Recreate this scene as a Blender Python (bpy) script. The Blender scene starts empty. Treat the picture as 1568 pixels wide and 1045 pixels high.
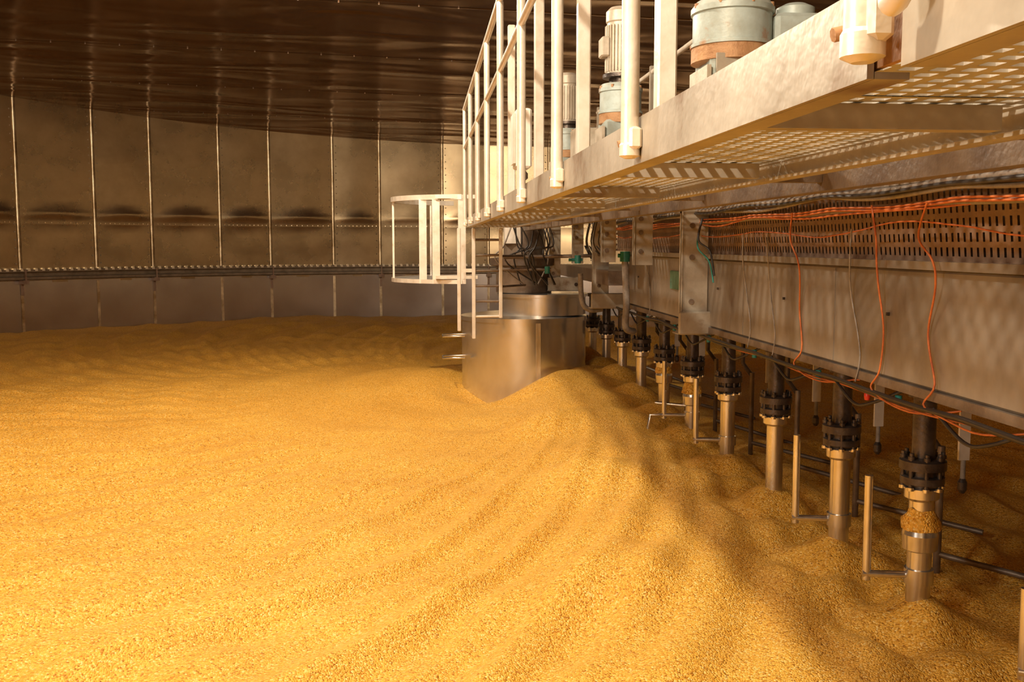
import bpy, math, random
from mathutils import Vector, noise, Matrix
random.seed(4)
PI=math.pi
CX,CY,R=1.25,12.14,12.6
HC=1.77
scene=bpy.context.scene
try:
    scene.view_settings.view_transform='Standard'
except Exception: pass

# ------------------------------------------------------------ materials
def mat(name,c1,c2=None,scale=6,metallic=0.0,rough=0.5,bump=0.0,bscale=60,c3=None,stretch=(1,1,1),rvar=0.1,lo=.35,hi=.65):
    m=bpy.data.materials.new(name); m.use_nodes=True
    nt=m.node_tree; N=nt.nodes; L=nt.links
    b=N['Principled BSDF']
    b.inputs['Metallic'].default_value=metallic
    b.inputs['Roughness'].default_value=rough
    tc=N.new('ShaderNodeTexCoord'); mp=N.new('ShaderNodeMapping'); mp.inputs['Scale'].default_value=stretch
    L.new(tc.outputs['Object'],mp.inputs[0])
    n=N.new('ShaderNodeTexNoise'); n.inputs['Scale'].default_value=scale; n.inputs['Detail'].default_value=5; n.inputs['Roughness'].default_value=.65
    L.new(mp.outputs[0],n.inputs['Vector'])
    cr=N.new('ShaderNodeValToRGB'); e=cr.color_ramp.elements
    c2=c2 or c1
    e[0].position=lo; e[0].color=(*c2,1); e[1].position=hi; e[1].color=(*c1,1)
    if c3:
        x=e.new(max(lo-.12,0)); x.color=(*c3,1)
    L.new(n.outputs['Fac'],cr.inputs[0]); L.new(cr.outputs[0],b.inputs['Base Color'])
    mr=N.new('ShaderNodeMapRange'); mr.inputs[3].default_value=max(rough-rvar,.02); mr.inputs[4].default_value=rough+rvar
    L.new(n.outputs['Fac'],mr.inputs[0]); L.new(mr.outputs[0],b.inputs['Roughness'])
    if bump>0:
        n3=N.new('ShaderNodeTexNoise'); n3.inputs['Scale'].default_value=bscale; n3.inputs['Detail'].default_value=2
        L.new(mp.outputs[0],n3.inputs['Vector'])
        bp=N.new('ShaderNodeBump'); bp.inputs['Strength'].default_value=bump; bp.inputs['Distance'].default_value=.01
        L.new(n3.outputs['Fac'],bp.inputs['Height']); L.new(bp.outputs[0],b.inputs['Normal'])
    return m
M={}
M['beam']=mat('worn_brushed_steel',(.37,.325,.265),(.25,.21,.165),1.6,.45,.38,.15,30,c3=(.14,.085,.05),stretch=(1,1,.5),lo=.40,hi=.62)
M['fascia']=mat('cream_steel',(.47,.42,.335),(.35,.30,.23),3,.3,.4,.12,40,c3=(.20,.12,.065),lo=.40,hi=.6)
M['post']=mat('white_galvanised',(.82,.76,.66),(.70,.61,.48),7,.25,.35,.1,60,c3=(.48,.28,.12))
M['mesh']=mat('grating_steel',(.60,.58,.53),(.40,.37,.31),6,.4,.42,.1,60)
M['perf']=mat('perforated_rusty_steel',(.34,.23,.16),(.22,.135,.09),5,.4,.5,.2,50,c3=(.14,.06,.03))
M['dark']=mat('dark_steel',(.12,.095,.08),(.06,.045,.038),9,.6,.36,.2,60)
M['frame']=mat('brown_frame_steel',(.24,.185,.135),(.13,.09,.065),5,.4,.45,.2,50)
M['ss']=mat('stainless_tube',(.82,.81,.80),(.58,.53,.48),7,.95,.24,.08,30,stretch=(1,1,.3),rvar=.12)
M['col']=mat('stainless_column',(.80,.79,.77),(.64,.62,.58),2,.92,.24,.12,4,stretch=(1,1,.5),rvar=.06)
M['blue']=mat('pale_blue_paint',(.42,.50,.48),(.34,.38,.34),6,.1,.45,.1,50,c3=(.38,.17,.06),lo=.40,hi=.6)
M['rust']=mat('rusty_band',(.46,.27,.13),(.32,.16,.07),14,.2,.6,.3,60)
M['grey']=mat('grey_motor_paint',(.58,.52,.42),(.42,.36,.27),8,.2,.45,.1,60)
M['orange']=mat('orange_cable',(.66,.19,.045),(.42,.10,.03),20,0,.5)
M['black']=mat('black_cable',(.035,.03,.027),None,20,0,.45)
M['cgrey']=mat('grey_cable',(.32,.28,.24),(.20,.17,.14),20,0,.5)
M['teal']=mat('teal_fitting',(.03,.26,.22),(.02,.16,.14),20,0,.4)
M['red']=mat('red_fitting',(.65,.04,.02),None,20,0,.4)
M['green']=mat('green_plate',(.05,.17,.12),(.14,.28,.20),60,0,.5,stretch=(1,1,.2))
M['box']=mat('white_enclosure',(.82,.78,.70),(.72,.66,.56),6,0,.4)
M['rail']=mat('rack_steel',(.26,.20,.14),(.16,.12,.08),6,.6,.42)
M['pin']=mat('rack_pins',(.78,.70,.56),None,6,.6,.3)
M['seam']=mat('batten_steel',(.84,.71,.50),(.42,.32,.20),2.2,.95,.36,.15,20,c3=(.30,.20,.11),lo=.42,hi=.62)
M['lower']=mat('lower_wall_steel',(.60,.55,.52),(.48,.43,.40),.9,.95,.22,0,2,rvar=.03)
M['concrete']=mat('floor_concrete',(.3,.26,.2),(.2,.17,.13),2,0,.8)

def wallmat():
    m=mat('wall_panel_steel',(.46,.35,.215),(.31,.23,.135),1.1,.92,.28,0,c3=(.23,.16,.09),lo=.3,hi=.7,rvar=.06)
    nt=m.node_tree;N=nt.nodes;L=nt.links;b=N['Principled BSDF']
    tc=N.new('ShaderNodeTexCoord');mp=N.new('ShaderNodeMapping');mp.inputs['Scale'].default_value=(.6,.6,1.0)
    L.new(tc.outputs['Object'],mp.inputs[0])
    n=N.new('ShaderNodeTexNoise');n.inputs['Scale'].default_value=.9;n.inputs['Detail'].default_value=1
    L.new(mp.outputs[0],n.inputs['Vector'])
    bp=N.new('ShaderNodeBump');bp.inputs['Strength'].default_value=.3;bp.inputs['Distance'].default_value=.10
    L.new(n.outputs['Fac'],bp.inputs['Height']);L.new(bp.outputs[0],b.inputs['Normal'])
    return m
M['wall']=wallmat()
def ceilmat():
    m=mat('ceiling_sheet_steel',(.38,.23,.125),(.27,.155,.08),1.0,.95,.16,0,lo=.3,hi=.7,rvar=.05)
    nt=m.node_tree;N=nt.nodes;L=nt.links;b=N['Principled BSDF']
    tc=N.new('ShaderNodeTexCoord');mp=N.new('ShaderNodeMapping');mp.inputs['Scale'].default_value=(.35,1.0,1);mp.inputs['Rotation'].default_value=(0,0,-.25)
    L.new(tc.outputs['Object'],mp.inputs[0])
    n=N.new('ShaderNodeTexNoise');n.inputs['Scale'].default_value=.9;n.inputs['Detail'].default_value=1.5;n.inputs['Distortion'].default_value=.8
    L.new(mp.outputs[0],n.inputs['Vector'])
    bp=N.new('ShaderNodeBump');bp.inputs['Strength'].default_value=.6;bp.inputs['Distance'].default_value=.16
    L.new(n.outputs['Fac'],bp.inputs['Height']);L.new(bp.outputs[0],b.inputs['Normal'])
    return m
M['ceil']=ceilmat()
def grainmat():
    m=bpy.data.materials.new('barley_kernels');m.use_nodes=True
    nt=m.node_tree;N=nt.nodes;L=nt.links;b=N['Principled BSDF'];b.inputs['Roughness'].default_value=.55
    b.inputs['Specular IOR Level'].default_value=.3
    tc=N.new('ShaderNodeTexCoord')
    v=N.new('ShaderNodeTexVoronoi');v.inputs['Scale'].default_value=115
    L.new(tc.outputs['Object'],v.inputs['Vector'])
    sp=N.new('ShaderNodeSeparateColor');L.new(v.outputs['Color'],sp.inputs[0])
    cr=N.new('ShaderNodeValToRGB');e=cr.color_ramp.elements
    e[0].position=0;e[0].color=(.48,.20,.018,1)
    e[1].position=1;e[1].color=(1.0,.72,.26,1)
    x=e.new(.2);x.color=(.80,.40,.042,1)
    x=e.new(.8);x.color=(.94,.53,.080,1)
    L.new(sp.outputs[0],cr.inputs[0])
    n=N.new('ShaderNodeTexNoise');n.inputs['Scale'].default_value=.8;n.inputs['Detail'].default_value=5
    L.new(tc.outputs['Object'],n.inputs['Vector'])
    c2=N.new('ShaderNodeValToRGB');e=c2.color_ramp.elements
    e[0].position=.3;e[0].color=(.89,.85,.78,1);e[1].position=.7;e[1].color=(1,1,1,1)
    L.new(n.outputs['Fac'],c2.inputs[0])
    mm=N.new('ShaderNodeMixRGB');mm.blend_type='MULTIPLY';mm.inputs[0].default_value=1
    L.new(cr.outputs[0],mm.inputs[1]);L.new(c2.outputs[0],mm.inputs[2]);L.new(mm.outputs[0],b.inputs['Base Color'])
    b1=N.new('ShaderNodeBump');b1.invert=True;b1.inputs['Strength'].default_value=.9;b1.inputs['Distance'].default_value=.008
    L.new(v.outputs['Distance'],b1.inputs['Height'])
    n4=N.new('ShaderNodeTexNoise');n4.inputs['Scale'].default_value=24;n4.inputs['Detail'].default_value=3
    L.new(tc.outputs['Object'],n4.inputs['Vector'])
    b2=N.new('ShaderNodeBump');b2.inputs['Strength'].default_value=.5;b2.inputs['Distance'].default_value=.02
    L.new(n4.outputs['Fac'],b2.inputs['Height']);L.new(b1.outputs[0],b2.inputs['Normal']);L.new(b2.outputs[0],b.inputs['Normal'])
    return m
M['grain']=grainmat()

# ------------------------------------------------------------ mesh builder
class MB:
    def __init__(s): s.v=[];s.f=[];s.mi=[];s.sm=[];s.mats=[]
    def m(s,k):
        if k not in s.mats: s.mats.append(k)
        return s.mats.index(k)
    def add(s,vs,fs,k,smooth=False):
        o=len(s.v);s.v+= [tuple(v) for v in vs];i=s.m(k)
        for f in fs: s.f.append(tuple(o+a for a in f));s.mi.append(i);s.sm.append(smooth)
    def box(s,a,b,k,rot=None,piv=None,bev=0):
        x0,y0,z0=a;x1,y1,z1=b
        if bev>0:
            c=bev
            ring=lambda z,i:[(x0+c+i,y0+i,z),(x1-c-i,y0+i,z),(x1-i,y0+c+i,z),(x1-i,y1-c-i,z),(x1-c-i,y1-i,z),(x0+c+i,y1-i,z),(x0+i,y1-c-i,z),(x0+i,y0+c+i,z)]
            vs=ring(z0,c)+ring(z0+c,0)+ring(z1-c,0)+ring(z1,c)
            fs=[tuple(range(7,-1,-1)),tuple(range(24,32))]
            for r in range(3):
                for j in range(8): fs.append((r*8+j,r*8+(j+1)%8,(r+1)*8+(j+1)%8,(r+1)*8+j))
        else:
            vs=[(x0,y0,z0),(x1,y0,z0),(x1,y1,z0),(x0,y1,z0),(x0,y0,z1),(x1,y0,z1),(x1,y1,z1),(x0,y1,z1)]
            fs=[(3,2,1,0),(4,5,6,7),(0,1,5,4),(1,2,6,5),(2,3,7,6),(3,0,4,7)]
        if rot is not None:
            p=Vector(piv) if piv else (Vector(a)+Vector(b))/2
            vs=[p+rot@(Vector(v)-p) for v in vs]
        s.add(vs,fs,k)
    def lathe(s,c,prof,k,n=24,axis='Z',cap=True):
        vs=[]
        for r,h in prof:
            for i in range(n):
                a=2*PI*i/n;u,w=r*math.cos(a),r*math.sin(a)
                if axis=='Z': p=(c[0]+u,c[1]+w,c[2]+h)
                elif axis=='X': p=(c[0]+h,c[1]+u,c[2]+w)
                else: p=(c[0]+w,c[1]+h,c[2]+u)
                vs.append(p)
        m=len(prof)
        for j in range(m-1):
            o=[vs[j*n+i] for i in range(n)]+[vs[(j+1)*n+i] for i in range(n)]
            s.add(o,[(i,(i+1)%n,n+(i+1)%n,n+i) for i in range(n)],k,True)
        if cap:
            if prof[0][0]>1e-4: s.add(vs[:n],[tuple(range(n-1,-1,-1))],k)
            if prof[-1][0]>1e-4: s.add(vs[-n:],[tuple(range(n))],k)
    def tube(s,pts,r,k,n=8,closed=False):
        pts=[Vector(p) for p in pts];m=len(pts);vs=[]
        prev=None
        for i,p in enumerate(pts):
            if closed: t=(pts[(i+1)%m]-pts[i-1]).normalized()
            else: t=(pts[min(i+1,m-1)]-pts[max(i-1,0)]).normalized()
            if prev is None:
                u=t.orthogonal().normalized()
            else:
                u=(prev-t*prev.dot(t))
                u=u.normalized() if u.length>1e-6 else t.orthogonal().normalized()
            prev=u;w=t.cross(u)
            for j in range(n):
                a=2*PI*j/n;vs.append(p+u*math.cos(a)*r+w*math.sin(a)*r)
        fs=[]
        for i in range(m if closed else m-1):
            i2=(i+1)%m
            for j in range(n): fs.append((i*n+j,i*n+(j+1)%n,i2*n+(j+1)%n,i2*n+j))
        s.add(vs,fs,k,True)
        if not closed:
            s.add(vs[:n],[tuple(range(n-1,-1,-1))],k);s.add(vs[-n:],[tuple(range(n))],k)
    def perf(s,O,U,V,lu,lv,pu,pv,du,dv,k,t=None):
        O=Vector(O);U=Vector(U);V=Vector(V)
        us=[];a=0
        while a<lu-1e-6: us+= [a,min(a+du,lu)]; a+=pu
        vv=[];a=0
        while a<lv-1e-6: vv+= [a,min(a+dv,lv)]; a+=pv
        if us[-1]<lu: us+=[lu]
        if vv[-1]<lv: vv+=[lv]
        nu,nv=len(us),len(vv)
        vs=[O+U*x+V*y for x in us for y in vv];fs=[]
        for i in range(nu-1):
            for j in range(nv-1):
                if i%2==1 and j%2==1: continue
                fs.append((i*nv+j,(i+1)*nv+j,(i+1)*nv+j+1,i*nv+j+1))
        if t:
            T=U.cross(V).normalized()*t
            n=len(vs);vs2=[v+T for v in vs]
            allf=fs+[tuple(reversed([a+n for a in f])) for f in fs]
            for i in range(nu-1):
                for j in range(nv-1):
                    if i%2==1 and j%2==1:
                        q=[i*nv+j,(i+1)*nv+j,(i+1)*nv+j+1,i*nv+j+1]
                        for e in range(4):
                            a,b=q[e],q[(e+1)%4];allf.append((a,b,b+n,a+n))
            s.add(vs+vs2,allf,k)
        else: s.add(vs,fs,k)
    def obj(s,name,parent=None):
        me=bpy.data.meshes.new(name);me.from_pydata(s.v,[],s.f)
        for k in s.mats: me.materials.append(M[k])
        me.polygons.foreach_set('material_index',s.mi);me.polygons.foreach_set('use_smooth',s.sm);me.update()
        o=bpy.data.objects.new(name,me);scene.collection.objects.link(o)
        if parent: o.parent=parent
        return o
def empty(name):
    e=bpy.data.objects.new(name,None);scene.collection.objects.link(e);return e

# ------------------------------------------------------------ room shell
def ceilz(x,y): return 4.31-.03*(x+1.5)-.045*(y-24)
def ring(r,a): return (CX+r*math.cos(a),CY+r*math.sin(a))
def ray_ang(px):
    lat=(px-784)/1524; c,s_=math.cos(math.radians(5.2)),math.sin(math.radians(5.2))
    d=Vector((s_+lat*c,c-lat*s_)).normalized()
    oc=Vector((-CX,-CY)); B=oc.dot(d);t=-B+math.sqrt(B*B-(oc.dot(oc)-R*R))
    p=d*t; return math.atan2(p.y-CY,p.x-CX)
seam=[ray_ang(p) for p in (33,150,236,340,416,512,583,678)]
wide=(seam[1]-seam[0]+seam[3]-seam[2]+seam[5]-seam[4])/3; nar=(seam[2]-seam[1]+seam[4]-seam[3]+seam[6]-seam[5])/3
allseams=list(seam);a=seam[-1]
step=[wide,nar]
total=2*PI-abs(seam[-1]-seam[0]);n=round(total/abs((wide+nar)/2));n+=(n+1)%2*1
sc=total/((sum(abs(step[(i+1)%2]) for i in range(n))))
for i in range(n-1):
    a+= (step[(i+1)%2])*sc; allseams.append(a)
allseams.append(seam[0]+math.copysign(2*PI,seam[-1]-seam[0]))
ZS=2.18
w=MB();tr=MB()
for i in range(len(allseams)-1):
    a0,a1=allseams[i],allseams[i+1]
    nn=8
    zl=[1.0,1.3,1.6,1.8,1.95,2.08,ZS]
    zu=[0,.05,.10,.15,.20,.26,.34,.5,1.0,1.6,99]
    dent=random.uniform(.5,1.2)
    def G(u,z,up):
        s_=math.sin(PI*u)
        q=-.020*s_
        if up: q+=-.040*dent*s_*math.exp(-((z-ZS-.17-.05*s_)/.07)**2)
        else: q+=.02*dent*s_*math.exp(-((z-ZS+.15)/.08)**2)
        return q-(.012 if up else 0)
    def P(b,z,off):
        x,y=ring(R+off,b);return (x,y,z)
    for up,zz in ((0,zl),(1,zu)):
        vs=[];nz=len(zz)
        for j in range(nn+1):
            u=j/nn;b_=a0+(a1-a0)*u;top=ceilz(*ring(R,b_))+.03
            for k_,z in enumerate(zz):
                z_=z if not up else min(ZS+z,top)
                vs.append(P(b_,z_,G(u,z_,up)))
        w.add(vs,[(j*nz+k_,(j+1)*nz+k_,(j+1)*nz+k_+1,j*nz+k_+1) for j in range(nn) for k_ in range(nz-1)],'wall',True)
    vs=[P(a0+(a1-a0)*j/nn,z,-.03+.012*math.sin(PI*j/nn)) for j in range(nn+1) for z in (-.6,1.04)]
    w.add(vs,[(2*j,2*j+2,2*j+3,2*j+1) for j in range(nn)],'lower',True)
    ux,uy=math.cos(a0),math.sin(a0);tx,ty=-uy,ux
    def Q(t,d,z): return (CX+(R-d)*ux+t*tx,CY+(R-d)*uy+t*ty,z)
    top=ceilz(*ring(R,a0))
    hw=.036
    prof=[(-hw,.012),(-hw*.94,.022),(-hw*.7,.030),(-hw*.25,.034),(hw*.25,.034),(hw*.7,.030),(hw*.94,.022),(hw,.012)]
    npf=len(prof)
    zs=[1.28,1.8,ZS-.02,ZS+.02,2.8,3.4,top]
    wob=[random.uniform(-.005,.005) for _ in zs]
    vs=[Q(t,dd+wob[k_],z) for k_,z in enumerate(zs) for t,dd in prof]
    tr.add(vs,[(k_*npf+q,k_*npf+q+1,(k_+1)*npf+q+1,(k_+1)*npf+q) for k_ in range(len(zs)-1) for q in range(npf-1)],'seam',True)
    tr.add([Q(-.03,.036,-.5),Q(.03,.036,-.5),Q(.03,.036,1.02),Q(-.03,.036,1.02)],[(0,1,2,3)],'seam')
    z=1.38
    while z<top-.08:
        for t in ((-.085,.085) if i%2 else (.085,)):
            h=.017
            vs=[Q(t-h,.016,z),Q(t,.016,z-h),Q(t+h,.016,z),Q(t,.016,z+h),Q(t,.040,z)]
            tr.add(vs,[(0,1,4),(1,2,4),(2,3,4),(3,0,4)],'pin')
        z+=.16
    for q in range(1,12):
        b_=a0+(a1-a0)*q/12;x,y=ring(R-.045,b_)
        tr.lathe((x,y,ZS+.03),[(.012,-.004),(.012,.004)],'seam',5,'Y')
w.obj('wall_round'); tr.obj('trim_1')
c=MB();ns=96
rings=[0,2.5,5,7.5,10,R+.01]
for i in range(ns):
    a0=2*PI*i/ns;a1=2*PI*(i+1)/ns
    for j in range(5):
        q=[ring(rings[j],a0),ring(rings[j+1],a0),ring(rings[j+1],a1),ring(rings[j],a1)]
        c.add([(x,y,ceilz(x,y)) for x,y in q],[(0,1,2,3)] if j else [(0,1,2)],'ceil',True)
def inside(x,y): return math.hypot(x-CX,y-CY)<R-.05
yy=1.3
while yy<24.5:
    for xs in range(-12,14):
        x0,x1=xs,xs+1
        if inside(x0,yy) and inside(x1,yy+.1):
            z0=ceilz(x0,yy);z1=ceilz(x1,yy)
            c.add([(x0,yy,z0-.001),(x1,yy,z1-.001),(x1,yy+.05,z1-.006),(x0,yy+.05,z0-.006),(x0,yy+.10,z0-.001),(x1,yy+.10,z1-.001)],[(0,1,2,3),(3,2,5,4)],'ceil')
            for q in range(2):
                x=x0+.5*q;zc=ceilz(x,yy)-.006
                c.add([(x-.012,yy+.045,zc),(x+.012,yy+.045,zc),(x,yy+.03,zc-.012),(x,yy+.065,zc)],[(0,1,2),(1,3,2),(3,0,2)],'pin')
    yy+=2.9
c.obj('ceiling')
f=MB()
f.add([(*ring(R,2*PI*i/96),-.6) for i in range(96)],[tuple(range(96))],'concrete');f.obj('floor')

# rack rail round the wall
rk=MB();n=192
for i in range(n):
    a0=2*PI*i/n;a1=2*PI*(i+1)/n
    prof=[(R-.03,1.27),(R-.20,1.27),(R-.20,1.22),(R-.08,1.21),(R-.08,1.13),(R-.17,1.12),(R-.17,1.07),(R-.03,1.05)]
    v=[];
    for a in (a0,a1):
        for r_,z in prof: v.append((*ring(r_,a),z))
    rk.add(v,[(j,j+1,j+9,j+8) for j in range(7)],'rail')
n=540
for i in range(n):
    a=2*PI*i/n
    ux,uy=math.cos(a),math.sin(a);tx,ty=-uy,ux
    def Q(t,d,z): return (CX+(R-d)*ux+t*tx,CY+(R-d)*uy+t*ty,z)
    h=.030
    v=[Q(-h,.207,1.24),Q(h,.207,1.24),Q(h,.12,1.24),Q(-h,.12,1.24),Q(-h*.6,.207,1.295),Q(h*.6,.207,1.295),Q(h*.6,.12,1.295),Q(-h*.6,.12,1.295)]
    rk.add(v,[(0,1,5,4),(1,2,6,5),(2,3,7,6),(3,0,4,7),(4,5,6,7)],'pin')
for a in allseams[:-1:2]:
    ux,uy=math.cos(a),math.sin(a);tx,ty=-uy,ux
    def Q(t,d,z): return (CX+(R-d)*ux+t*tx,CY+(R-d)*uy+t*ty,z)
    for (h,d0,d1,z0,z1) in ((.06,.03,.22,.98,1.06),(.025,.03,.07,.75,.98),(.015,.19,.225,1.0,1.26)):
        v=[Q(-h,d1,z0),Q(h,d1,z0),Q(h,d0,z0),Q(-h,d0,z0),Q(-h,d1,z1),Q(h,d1,z1),Q(h,d0,z1),Q(-h,d0,z1)]
        rk.add(v,[(0,1,5,4),(1,2,6,5),(2,3,7,6),(3,0,4,7),(4,5,6,7),(3,2,1,0)],'perf')
rk.obj('rack_rail')

# ------------------------------------------------------------ barley bed
AUG=[3.35,4.35,5.25,6.28,7.3,8.3,9.3,10.3,11.3,12.3,13.3]
AX=2.31
def sstep(a,b,x):
    t=min(max((x-a)/(b-a),0),1);return t*t*(3-2*t)
def gh(x,y):
    rc=math.hypot(x-CX,y-CY);th=math.atan2(x-CX,CY-y)
    n1=noise.noise(Vector((x*.3,y*.3,1.3)));n2=noise.noise(Vector((x*.8,y*.8,5.1)));n3=noise.noise(Vector((x*4.5,y*4.5,9.1)))
    n4=noise.noise(Vector((x*.22,y*.22,7.7)));n5=noise.noise(Vector((x*2.2,y*2.2,2.2)))
    z=.09*n1+.018*n2+.010*n3+.008*n5
    amp=min(rc/6.0,1.2)*sstep(1.8,6.0,rc)*(1-.75*sstep(R-4,R-.3,rc))
    u=th+.060*(rc-6)
    ph=70*u+2.6*n1+1.6*n2
    r1=1-abs(math.sin(ph*.5))*2
    ph2=131*u+3*n1+2*n2
    z+=amp*(.046*r1*(.8+.8*n4)+.014*math.sin(ph2))
    rp=math.sin(2*PI*(rc+.30*n1+.12*n2)/1.0)
    z+=.024*rp*(.6+.9*n2)
    s=.06+.23*sstep(4,11,y)
    z+=s*math.exp(-((x-1.9)/.7)**2)*(1-sstep(13.5,15,y))
    z+=.17*math.exp(-((x-1.15+.12*math.sin(y*1.7))/.36)**2)*(.25+.75*max(0,math.cos(2*PI*(y-5.1)/1.95)))*sstep(2.5,4,y)*(1-sstep(10,11.5,y))
    z+=.12*math.exp(-((rc-1.3)/.7)**2)
    z-=.22*math.exp(-((x-(CX-.42))**2+(y-(CY-.9))**2)/.50**2)
    z+=.09*math.exp(-((x-1.45)**2+(y-11.15)**2)/.30**2)
    z-=.07*math.exp(-((x-1.95)**2+(y-10.9)**2)/.40**2)
    for ay in AUG:
        d2=(x-AX)**2+(y-ay)**2
        if d2<1.2: z+=.07*math.exp(-d2/.05)-.07*math.exp(-((math.sqrt(d2)-.32)/.12)**2)
    if rc>R-1.2: z+=.05*sstep(R-1.2,R,rc)
    return z
angs=[]
fr=math.radians(84.8)
A0=fr-math.radians(40);A1=fr+math.radians(40)
na=560
for i in range(na): angs.append(A0+(A1-A0)*i/na)
nb=90
for i in range(nb): angs.append(A1+(2*PI-(A1-A0))*i/nb)
nr=440
gv=[(0,0,gh(0,0))];gf=[]
for th in angs:
    d=Vector((math.cos(th),math.sin(th)));oc=Vector((-CX,-CY));B=oc.dot(d);rm=-B+math.sqrt(B*B-(oc.dot(oc)-(R-.042)**2))
    for j in range(1,nr+1):
        rr=rm*(j/nr)**1.6;x,y=d.x*rr,d.y*rr
        gv.append((x,y,gh(x,y)))
NA=len(angs)
for i in range(NA):
    i2=(i+1)%NA
    gf.append((0,1+i*nr,1+i2*nr))
    for j in range(nr-1): gf.append((1+i*nr+j,1+i*nr+j+1,1+i2*nr+j+1,1+i2*nr+j))
g=MB();g.add(gv,gf,'grain',True);g.obj('barley_grain_bed')

# ------------------------------------------------------------ augers
for idx,ay in enumerate(AUG):
    a=MB();x=AX;rot0=random.random()*PI
    a.lathe((x,ay,0),[(.055,-.35),(.055,.62)],'ss',24)
    a.lathe((x,ay,0),[(.060,.585),(.078,.60),(.078,.645),(.060,.66)],'ss',24)
    a.lathe((x,ay,0),[(.085,.66),(.098,.67),(.098,.70),(.085,.705)],'dark',24)
    a.lathe((x,ay,0),[(.07,.70),(.07,.73),(.104,.735),(.104,.775),(.09,.785),(.056,.79)],'dark',24)
    a.lathe((x,ay,0),[(.052,.78),(.052,1.115)],'dark',20)
    a.lathe((x,ay,0),[(.075,1.07),(.075,1.115)],'dark',20)
    for q in range(8):
        t=rot0+2*PI*q/8;bx,by=x+.087*math.cos(t),ay+.087*math.sin(t)
        a.lathe((bx,by,0),[(.011,.64),(.011,.815)],'dark',6)
        a.lathe((bx,by,0),[(.017,.785),(.017,.80)],'dark',6)
        a.lathe((bx,by,0),[(.017,.64),(.017,.655)],'ss',6)
    base=gh(x,ay)
    if idx in (1,5,6):
        h=base+.20+(.08 if idx==1 else .05)
        a.lathe((x,ay,h),[(.06,-.06),(.078,-.05),(.082,.02),(.075,.05),(.06,.055)],'ss',20)
        n=16
        pr=[(.088,.045),(.085,.08),(.062,.12),(.057,.14)]
        vv=[];ff=[]
        for jr,(r_,hh) in enumerate(pr):
            for i in range(n):
                t=2*PI*i/n;w_=1+.22*noise.noise(Vector((math.cos(t)*1.5+idx,math.sin(t)*1.5,jr*.6)))
                vv.append((x+r_*w_*math.cos(t),ay+r_*w_*math.sin(t),h+hh*w_-.0))
        for jr in range(3):
            for i in range(n): ff.append((jr*n+i,jr*n+(i+1)%n,(jr+1)*n+(i+1)%n,(jr+1)*n+i))
        a.add(vv,ff,'grain',True)
    if idx in (0,1,2,4,5):
        L_=.25 if idx else .10
        h=base+.10;ex,ey=x-L_,ay+.05
        gl=max(gh(ex,ey),gh(ex,ey-.05));h=max(h,gl+.06)
        a.tube([(x,ay,h),(ex,ey,h)],.017,'ss',10)
        a.tube([(ex+.02,ey,h-.03),(ex+.017,ey,h+(.47 if idx else .32))],.020,'ss',12)
        a.lathe((x,ay,h),[(.066,-.035),(.066,.035)],'ss',20)
        if idx==5: a.tube([(ex,ey,h),(ex-.10,ey,h+.0),(ex-.12,ey,h-.12)],.015,'ss',10);a.tube([(x,ay,h+.08),(x-.3,ay+.1,h+.10)],.014,'ss',8)
    a.obj('turner_auger')
for k_ in range(8):
    y=4.0+1.0*k_;x=2.88
    p=MB()
    p.box((x-.03,y-.008,.62),(x+.03,y+.008,1.09),'post')
    p.tube([(x,y,.62),(x,y,.50)],.014,'cgrey',8)
    p.lathe((x,y,.44),[(.012,0),(.024,.02),(.024,.06),(.014,.08)],'dark',10)
    p.box((x-.05,y-.03,1.04),(x+.05,y+.03,1.095),'frame')
    p.obj('spray_nozzle_drop')

# ------------------------------------------------------------ bridge beam
br=empty('turner_bridge')
arm=MB()
for k_ in range(9):
    y=3.9+1.0*k_
    arm.tube([(2.62,y,1.14),(2.62,y,.80),(2.7,y+.02,.70)],.018,'dark',8)
    arm.tube([(2.7,y,gh(2.7,y)+.10),(3.25,y-.5,gh(3.2,y)+.05)],.016,'frame',8)
    arm.tube([(2.7,y,-.1),(2.7,y,.72)],.020,'frame',8)
arm.obj('rear_arms',br)
b=MB()
X0=2.1
y0,y1=.55,10.0
b.box((X0,y0,1.166),(3.05,y1,1.664),'beam',bev=.012)
b.box((X0-.035,y0,1.665),(X0+.10,y1,1.70),'beam')
b.box((X0-.012,y0,1.125),(X0+.06,y1,1.165),'frame')
b.box((2.95,y0,1.10),(3.06,y1,1.165),'frame')
b.box((2.17,y0,1.12),(2.94,y1,1.16),'frame')
for y in (2.0,4.9,6.35,8.9):
    b.box((X0-.004,y,1.18),(X0+.01,y+.012,1.65),'beam')
b.obj('main_beam',br)
b=MB()
b.perf((X0+.03,.6,1.70),(0,1,0),(-.10,0,.995),11.0,.36,.045,.058,.030,.022,'perf')
b.box((X0+.20,.6,1.72),(X0+.21,11.6,2.05),'frame')
b.box((X0-.05,.6,2.05),(X0+.02,11.6,2.085),'frame')
b.obj('perforated_cable_guard',br)
b=MB()
b.box((1.20,.6,1.93),(1.26,11.7,2.05),'frame')
b.box((2.06,.6,2.09),(2.14,12.6,2.13),'frame')
b.box((3.0,.6,1.68),(3.08,12.4,2.22),'frame')
y=.7
while y<12:
    b.box((1.27,y,2.05),(2.99,y+.07,2.125),'beam');y+=.95
b.perf((1.26,.6,2.135),(0,1,0),(1,0,0),11.6,.80,.085,.22,.045,.03,'perf')
b.box((2.15,.6,2.14),(2.99,12.2,2.15),'frame')
b.box((1.9,10.05,1.35),(3.0,13.6,1.50),'frame')
b.obj('deck_frame',br)
b=MB()
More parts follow.
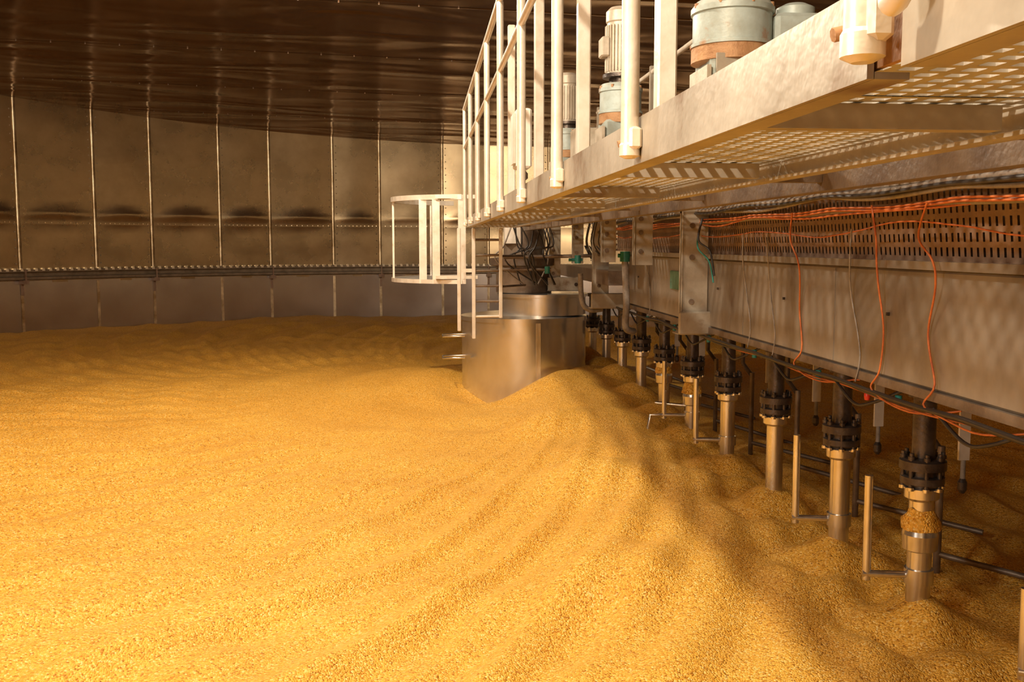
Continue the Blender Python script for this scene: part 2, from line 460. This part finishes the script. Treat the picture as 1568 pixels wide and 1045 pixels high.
def bracket(x,y,z0,z1,wd,foot=None,dp=.22):
    b.box((x-.006,y+.013,z0+.02),(x+.006,y+dp,z1-.06),'beam')
    b.box((x-wd/2,y,z0),(x+wd/2,y+.012,z1),'fascia')
    b.box((x-wd/2,y+.013,z1-.05),(x+wd/2,y+dp,z1),'beam')
    for zz in (.25,.6,.85):
        b.lathe((x-.02,y-.012,z0+(z1-z0)*zz),[(.02,0),(.02,.010)],'frame',12,'Y')
    b.box((x-wd/2,y-.012,z0),(x-wd/2+.01,y+.05,z1),'fascia')
    if foot:
        b.box((x-wd/2-.02,y-.05,z0-.01),(x+foot,y-.014,z0+.16),'fascia',bev=.01)
        b.box((x-wd/2-.02,y-.013,z0-.01),(x+foot,y+.14,z0+.0),'fascia')
        b.lathe((x+foot-.05,y-.065,z0+.07),[(.022,0),(.022,.015)],'dark',12,'Y')
bracket(1.99,7.15,1.12,2.045,.20,.30)
bracket(1.95,10.75,1.08,2.045,.18,.36)
bracket(1.80,11.4,1.55,2.045,.13)
bracket(1.60,11.9,1.22,2.02,.14,.30)
bracket(1.38,12.2,1.62,2.04,.12)
bracket(1.82,8.1,1.60,2.045,.16)
bracket(1.78,9.4,1.60,2.045,.14)
b.box((X0-.012,7.8,1.40),(X0-.002,8.25,1.55),'green')
b.obj('support_brackets',br)
b=MB()
def hose(pts,r,k,n=10,sub=6,jit=0):
    P=[Vector(p) for p in pts];out=[]
    for i in range(len(P)-1):
        p0=P[max(i-1,0)];p1=P[i];p2=P[i+1];p3=P[min(i+2,len(P)-1)]
        for q in range(sub):
            t=q/sub
            v=.5*((2*p1)+(-p0+p2)*t+(2*p0-5*p1+4*p2-p3)*t*t+(-p0+3*p1-3*p2+p3)*t**3)
            if jit: v=v+noise.noise_vector(v*3)*jit
            out.append(v)
    out.append(P[-1]);b.tube(out,r,k,n)
hose([(2.0,9.7,1.62),(2.02,9.7,1.2),(2.02,9.72,.95),(2.12,9.8,.90)],.035,'cgrey')
hose([(1.75,10.9,1.45),(1.77,10.9,1.15),(1.85,10.9,1.05),(2.0,10.95,1.05)],.03,'cgrey')
b.lathe((2.0,9.7,1.60),[(.05,0),(.05,.1)],'teal',14)
b.lathe((1.93,9.7,1.66),[(.02,0),(.02,.12)],'teal',10,'X')
b.lathe((1.72,10.9,1.56),[(.035,0),(.035,.09)],'teal',14)
b.lathe((1.62,10.9,1.60),[(.018,0),(.018,.15)],'teal',10,'X')
b.lathe((1.42,11.2,1.44),[(.03,0),(.03,.08)],'teal',14)
b.tube([(.95,11.5,1.62),(2.0,11.4,1.64)],.02,'frame');b.tube([(.9,11.6,1.48),(1.5,11.5,1.48)],.02,'frame')
for i in range(12):
    x=.95+random.random()*.55;y=11.3+random.random()*.5
    hose([(x,y,2.0),(x+random.uniform(-.1,.1),y,1.75),(x+random.uniform(-.25,.25),y,1.55+random.random()*.15),(x+random.uniform(-.2,.3),y+.1,1.30)],.009,random.choice(['black','cgrey','black']),6)
for i in range(8):
    y=9.9+random.random()*1.5;x=1.85+random.random()*.15
    hose([(x,y,2.05),(x-.03,y+.1,1.8),(x+.05,y+.2,1.6+random.random()*.1),(x+.02,y+.5,1.75)],.007,random.choice(['orange','black','black']),6)
b.box((1.0,11.9,1.78),(1.28,12.1,1.98),'box');b.box((1.0,11.9,1.52),(1.2,12.0,1.64),'cgrey')
b.obj('hub_pipework',br)
b=MB()
def run(x,z,r,k,amp,ya=.7,yb=11.2,seed=0):
    pts=[];y=ya
    while y<yb:
        pts.append((x+noise.noise(Vector((y*1.3,seed,0)))*amp*.5,y,z+noise.noise(Vector((y*1.1,seed,4)))*amp-.010*abs(math.sin(y*2.6))));y+=.08
    b.tube(pts,r,k,7)
run(2.02,2.03,.018,'cgrey',.01,seed=1)
run(1.99,2.0,.010,'black',.02,seed=2)
run(2.02,1.99,.011,'cgrey',.03,seed=3)
run(2.03,1.935,.0055,'orange',.022,seed=4)
run(2.04,1.922,.0055,'orange',.032,seed=5)
run(2.03,1.948,.0050,'orange',.018,seed=6)
run(2.05,1.84,.0036,'orange',.05,seed=7)
run(2.05,1.93,.012,'cgrey',.01,seed=18)
run(2.0,2.015,.013,'cgrey',.015,seed=8)
run(2.07,1.10,.012,'black',.02,1.0,10.5,seed=9)
run(2.08,1.09,.009,'black',.03,1.0,10.5,seed=10)
run(2.09,1.08,.005,'orange',.03,2.0,7,seed=12)
for y,dy in ((3.85,.06),(4.35,-.05),(5.3,.03)):
    hose([(2.02,y,1.94),(2.03,y+.02+dy,1.80),(2.04,y-.02,1.70),(2.055,y-.02,1.60),(2.085,y+.02+dy,1.4),(2.085,y,1.2),(2.07,y+.05,1.10),(2.08,y-.3,1.06),(2.2,y-.5,1.09)],.0046,'orange',6,6,.012)
for y in (5.75,6.2,4.6,9.0):
    hose([(2.04,y,1.84),(2.04,y,1.70),(2.085,y+.06,1.5),(2.09,y-.03,1.25),(2.085,y,1.11)],.004,'cgrey',6,6,.010)
hose([(2.0,7.0,1.95),(1.96,6.95,1.8),(2.03,6.9,1.72),(2.05,6.85,1.55)],.008,'black',6)
hose([(2.0,7.05,1.9),(1.97,7.0,1.75),(2.04,6.95,1.65),(2.06,6.9,1.5)],.006,'teal',6)
for y in AUG[:8]:
    hose([(2.08,y+.5,1.10),(2.1,y+.3,1.0),(2.12,y+.15,1.02),(2.2,y,1.10)],.008,'black',6)
    b.lathe((2.11,y-.14,1.05),[(.016,0),(.016,.05)],'teal',8)
b.lathe((2.10,4.50,1.035),[(.012,0),(.016,.02),(.012,.05)],'red',8)
for i in range(7):
    y=3.0+1.3*i;b.box((2.088,y,1.45),(2.099,y+.015,1.465),'dark')
b.obj('cables',br)

# ------------------------------------------------------------ walkway with hand-rail
wk=empty('walkway')
WX=.5
b=MB()
z0,z1=1.955,2.06
ye=11.0
for (ya,yb) in ((.20,1.02),(1.10,ye)):
    b.box((WX,ya,z0),(WX+.008,yb,z1),'fascia')
    b.box((WX+.009,ya,z0),(WX+.05,yb,z0+.008),'fascia');b.box((WX+.009,ya,z1-.008),(WX+.05,yb,z1),'fascia')
b.box((WX+.012,.95,z0+.012),(WX+.02,1.18,z1-.012),'rust')
b.box((1.05,.35,z0),(1.058,ye,z1),'fascia');b.box((1.01,.35,z0),(1.049,ye,z0+.008),'fascia')
y=.42
while y<ye:
    b.box((WX+.055,y,z0+.012),(1.005,y+.04,z0+.055),'fascia')
    b.box((1.06,y,z0+.0),(1.199,y+.04,z0+.06),'frame');y+=1.25
b.box((WX+.01,ye+.001,z0),(1.05,ye+.01,z1),'fascia')
b.obj('edge_beams',wk)
b=MB()
y=.36
while y<ye-.1:
    L_=min(1.24,ye-y)
    b.perf((WX+.055,y,z0+.058),(0,1,0),(1,0,0),L_,.49,.046,.046,.019,.019,'mesh',-.006)
    y+=1.25
b.obj('grating',wk)
b=MB()
PY=[1.06,2.27,3.5,4.75,6.0,7.2,8.4,9.6,10.8]
for y in PY:
    b.tube([(WX-.024,y,z0+.02),(WX-.024,y,3.19)],.021,'post',16)
    b.lathe((WX-.024,y,z0+.01),[(.012,0),(.024,.006),(.024,.03),(.021,.035)],'post',16)
    b.box((WX-.03,y-.03,z0+.03),(WX-.001,y+.03,z0+.08),'post',bev=.006)
    b.tube([(WX-.045,y+.03,z0+.045),(WX-.002,y+.03,z0+.055)],.008,'rust',8)
b.tube([(WX-.024,.5,3.21),(WX-.024,ye-.1,3.21)],.021,'post',14)
b.tube([(WX-.024,.5,2.80),(WX-.024,ye-.1,2.80)],.017,'post',14)
pp=[(WX-.03,.985-.035*math.sin(i*PI/10),2.10-.045*(1-math.cos(i*PI/10))) for i in range(11)]
b.tube([(WX-.03,.985,2.8)]+pp,.014,'post',12)
for y in (2.55,3.85,5.3,6.9):
    b.box((.60,y-.025,2.03),(.65,y+.025,3.25),'post',bev=.005)
b.obj('handrail',wk)
jb=MB()
jb.box((.60,6.3,2.25),(.70,6.55,2.62),'box',bev=.012);jb.box((.585,6.33,2.28),(.599,6.52,2.59),'box')
jb.tube([(.65,6.4,2.25),(.65,6.4,2.06)],.012,'black');jb.lathe((.65,6.4,2.17),[(.012,0),(.035,.02),(.035,.05),(.02,.07)],'frame',12)
jb.obj('junction_box')

# ------------------------------------------------------------ gear motors
def motor(x,y,zb,r,name='gear_motor',side=False):
    m=MB();D=2.15
    m.box((x-.2,y-.2,D),(x+.2,y+.2,D+.03),'frame')
    m.box((x-.14,y-.14,D+.03),(x+.14,y+.14,zb),'blue',bev=.02)
    for q in (-1,1):
        m.box((x+q*.15-.01,y-.15,D+.03),(x+q*.15+.01,y+.15,zb-.05),'grey')
    m.lathe((x,y,zb),[(r*.8,-.03),(r,-.02),(r,.05)],'rust',32)
    m.lathe((x,y,zb),[(r*1.03,.05),(r*1.03,.065),(r*.97,.07),(r*.97,.20),(r*1.02,.205),(r*1.02,.23),(r*.9,.26)],'blue',32)
    for q in range(8):
        t=2*PI*q/8+.2;m.lathe((x+r*.97*math.cos(t),y+r*.97*math.sin(t),zb+.225),[(.012,0),(.012,.02)],'rust',6)
    m.lathe((x,y,zb+.25),[(r*.55,0),(r*.55,.05),(r*.85,.055),(r*.85,.08)],'dark',24)
    h=zb+.33;rm=r*.66
    m.lathe((x,y,h),[(rm,0),(rm,.36),(rm*1.08,.37),(rm*1.08,.44),(rm*.8,.47),(rm*.3,.475)],'grey',28)
    for q in range(28):
        t=2*PI*q/28;R_=Matrix.Rotation(t,3,'Z')
        m.box((x+rm*.95,y-.003,h+.02),(x+rm*1.14,y+.003,h+.34),'grey',rot=R_,piv=(x,y,h))
    m.box((x-rm*1.5,y-.07,h+.12),(x-rm*.9,y+.07,h+.26),'grey',bev=.01)
    if side:
        m.box((x+r*.9,y-.12,zb+.04),(x+r*2.2,y+.12,zb+.2),'blue',bev=.02)
        m.lathe((x+r*1.6,y,zb+.2),[(.09,0),(.09,.04),(.05,.06)],'blue',20)
        m.lathe((x-.05,y-.19,zb-.10),[(.045,0),(.045,.03)],'rust',18,'Y');m.lathe((x-.05,y-.20,zb-.10),[(.02,0),(.02,.03)],'dark',12,'Y')
        m.box((x-.12,y-.17,D),(x+.02,y-.15,zb),'fascia')
    m.obj(name)
motor(1.47,4.7,2.64,.19,side=True)
motor(1.45,7.25,2.66,.155)
motor(1.45,9.9,2.64,.155)
b=MB()
for y in (2.2,5.9,8.6,11.2):
    b.box((1.98,y,2.15),(2.03,y+.05,3.3),'fascia')
b.tube([(2.0,1,3.25),(2.0,11.3,3.25)],.02,'post');b.tube([(2.0,1,2.75),(2.0,11.3,2.75)],.018,'post')
b.box((1.3,8.4,2.15),(1.55,8.7,2.75),'grey',bev=.01)
b.obj('service_rail',br)

# ------------------------------------------------------------ central column
b=MB()
b.lathe((CX,CY,0),[(.76,-.6),(.76,.86)],'col',72)
b.lathe((CX,CY,0),[(.772,.86),(.772,.91),(.60,.93)],'col',72)
b.lathe((CX+.22,CY-.06,0),[(.53,.93),(.53,1.14),(.555,1.145),(.555,1.18),(.4,1.185)],'col',48)
b.lathe((CX,CY,0),[(.34,1.19),(.34,1.50),(.42,1.52),(.42,1.60),(.25,1.62),(.25,2.2)],'frame',36)
t=-1.45;x,y=CX+.768*math.cos(t),CY+.768*math.sin(t)
b.box((x-.025,y-.004,-.3),(x+.025,y+.02,.86),'ss')
for z in (.42,.68):
    x0=CX-.74
    b.tube([(x0,CY-.32,z),(x0-.26,CY-.36,z),(x0-.26,CY-.10,z),(x0,CY-.06,z)],.012,'ss',8)
b.obj('central_column')
b=MB()
for dx,zt,zb_ in ((0,1.95,.72),(.30,1.95,.95)):
    b.box((.56+dx,11.03,zb_),(.60+dx,11.08,zt),'post',bev=.006)
b.box((.40,11.12,.80),(.44,11.17,1.95),'post',bev=.006)
for i in range(6):
    b.tube([(.58,11.05,.97+i*.17),(.88,11.05,.97+i*.17)],.014,'frame' if i>0 else 'post',8)
b.box((.44,11.09,1.46),(.56,11.12,1.50),'post')
b.tube([(.88,11.05,1.64),(1.2,11.5,1.64)],.014,'frame');b.tube([(.88,11.05,1.3),(1.2,11.5,1.3)],.014,'frame')
b.obj('access_ladder')
b=MB();cx,cy,rr=.62,12.85,1.0
def arc(z,r=rr,n=22,a0=100,a1=262): return [(cx+r*math.cos(math.radians(a0+(a1-a0)*i/n)),cy+r*math.sin(math.radians(a0+(a1-a0)*i/n)),z) for i in range(n+1)]
A=arc(1.38)
def band(r,z0_,z1_,k,th=.02):
    o=arc(z0_,r);p=arc(z1_,r);q=arc(z1_,r-th);s_=arc(z0_,r-th);n=len(o)
    b.add(o+p+q+s_,[(i,i+1,n+i+1,n+i) for i in range(n-1)]+[(n+i,n+i+1,2*n+i+1,2*n+i) for i in range(n-1)]+[(2*n+i,2*n+i+1,3*n+i+1,3*n+i) for i in range(n-1)]+[(3*n+i,3*n+i+1,i+1,i) for i in range(n-1)],k)
band(rr,1.30,1.35,'post');band(rr,2.30,2.36,'post',.05)
n=len(A);b.add([(cx,cy,1.345)]+[(p[0],p[1],1.345) for p in A],[(0,i+1,i+2) for i in range(n-1)],'mesh')
for a_ in (232,243,262,180,120):
    x,y=cx+(rr-.03)*math.cos(math.radians(a_)),cy+(rr-.03)*math.sin(math.radians(a_))
    wd=.045 if a_>200 else .012
    b.box((x-wd,y-.015,1.3),(x+wd,y+.015,2.31),'post')
b.box((cx-.45,cy-rr+.02,1.36),(cx+.05,cy-rr+.3,1.40),'post')
b.box((cx-.45,cy-rr+.02,2.31),(cx+.05,cy-rr+.06,2.355),'post')
b.obj('curved_landing')

# ------------------------------------------------------------ lights
def pt(name,loc,e,col,r=.12):
    l=bpy.data.lights.new(name,'POINT');l.energy=e;l.color=col;l.shadow_soft_size=r
    o=bpy.data.objects.new(name,l);o.location=loc;scene.collection.objects.link(o);return o
W=(1,.88,.70)
pt('key_light',(-1.15,.9,4.7),830,W)
pt('key_light',(-1.0,5.5,4.6),500,W)  # added unseen lamp, lifts the barley in the middle distance
pt('key_light',(-1.6,10.2,4.5),580,W)  # added unseen lamp, brightens the far barley and wall
l=bpy.data.lights.new('fill_light','AREA');l.energy=78;l.color=(1,.93,.83);l.size=.5  # added soft fill without a fixture, brightens bridge face, posts and augers
o=bpy.data.objects.new('fill_light',l);o.location=(-2.4,.9,2.5);scene.collection.objects.link(o)
d=Vector((2.0,5.5,1.1))-o.location;o.rotation_euler=d.to_track_quat('-Z','Y').to_euler()
wd=bpy.data.worlds.new('World');scene.world=wd;wd.use_nodes=True
wd.node_tree.nodes['Background'].inputs[0].default_value=(.5,.4,.28,1);wd.node_tree.nodes['Background'].inputs[1].default_value=.05

# ------------------------------------------------------------ camera
cd=bpy.data.cameras.new('camera');cd.lens=35;cd.sensor_width=36;cd.clip_start=.05
co=bpy.data.objects.new('camera',cd);scene.collection.objects.link(co)
co.location=(0,0,HC);co.rotation_euler=(math.radians(90-5.55),0,math.radians(-5.2))
scene.camera=co
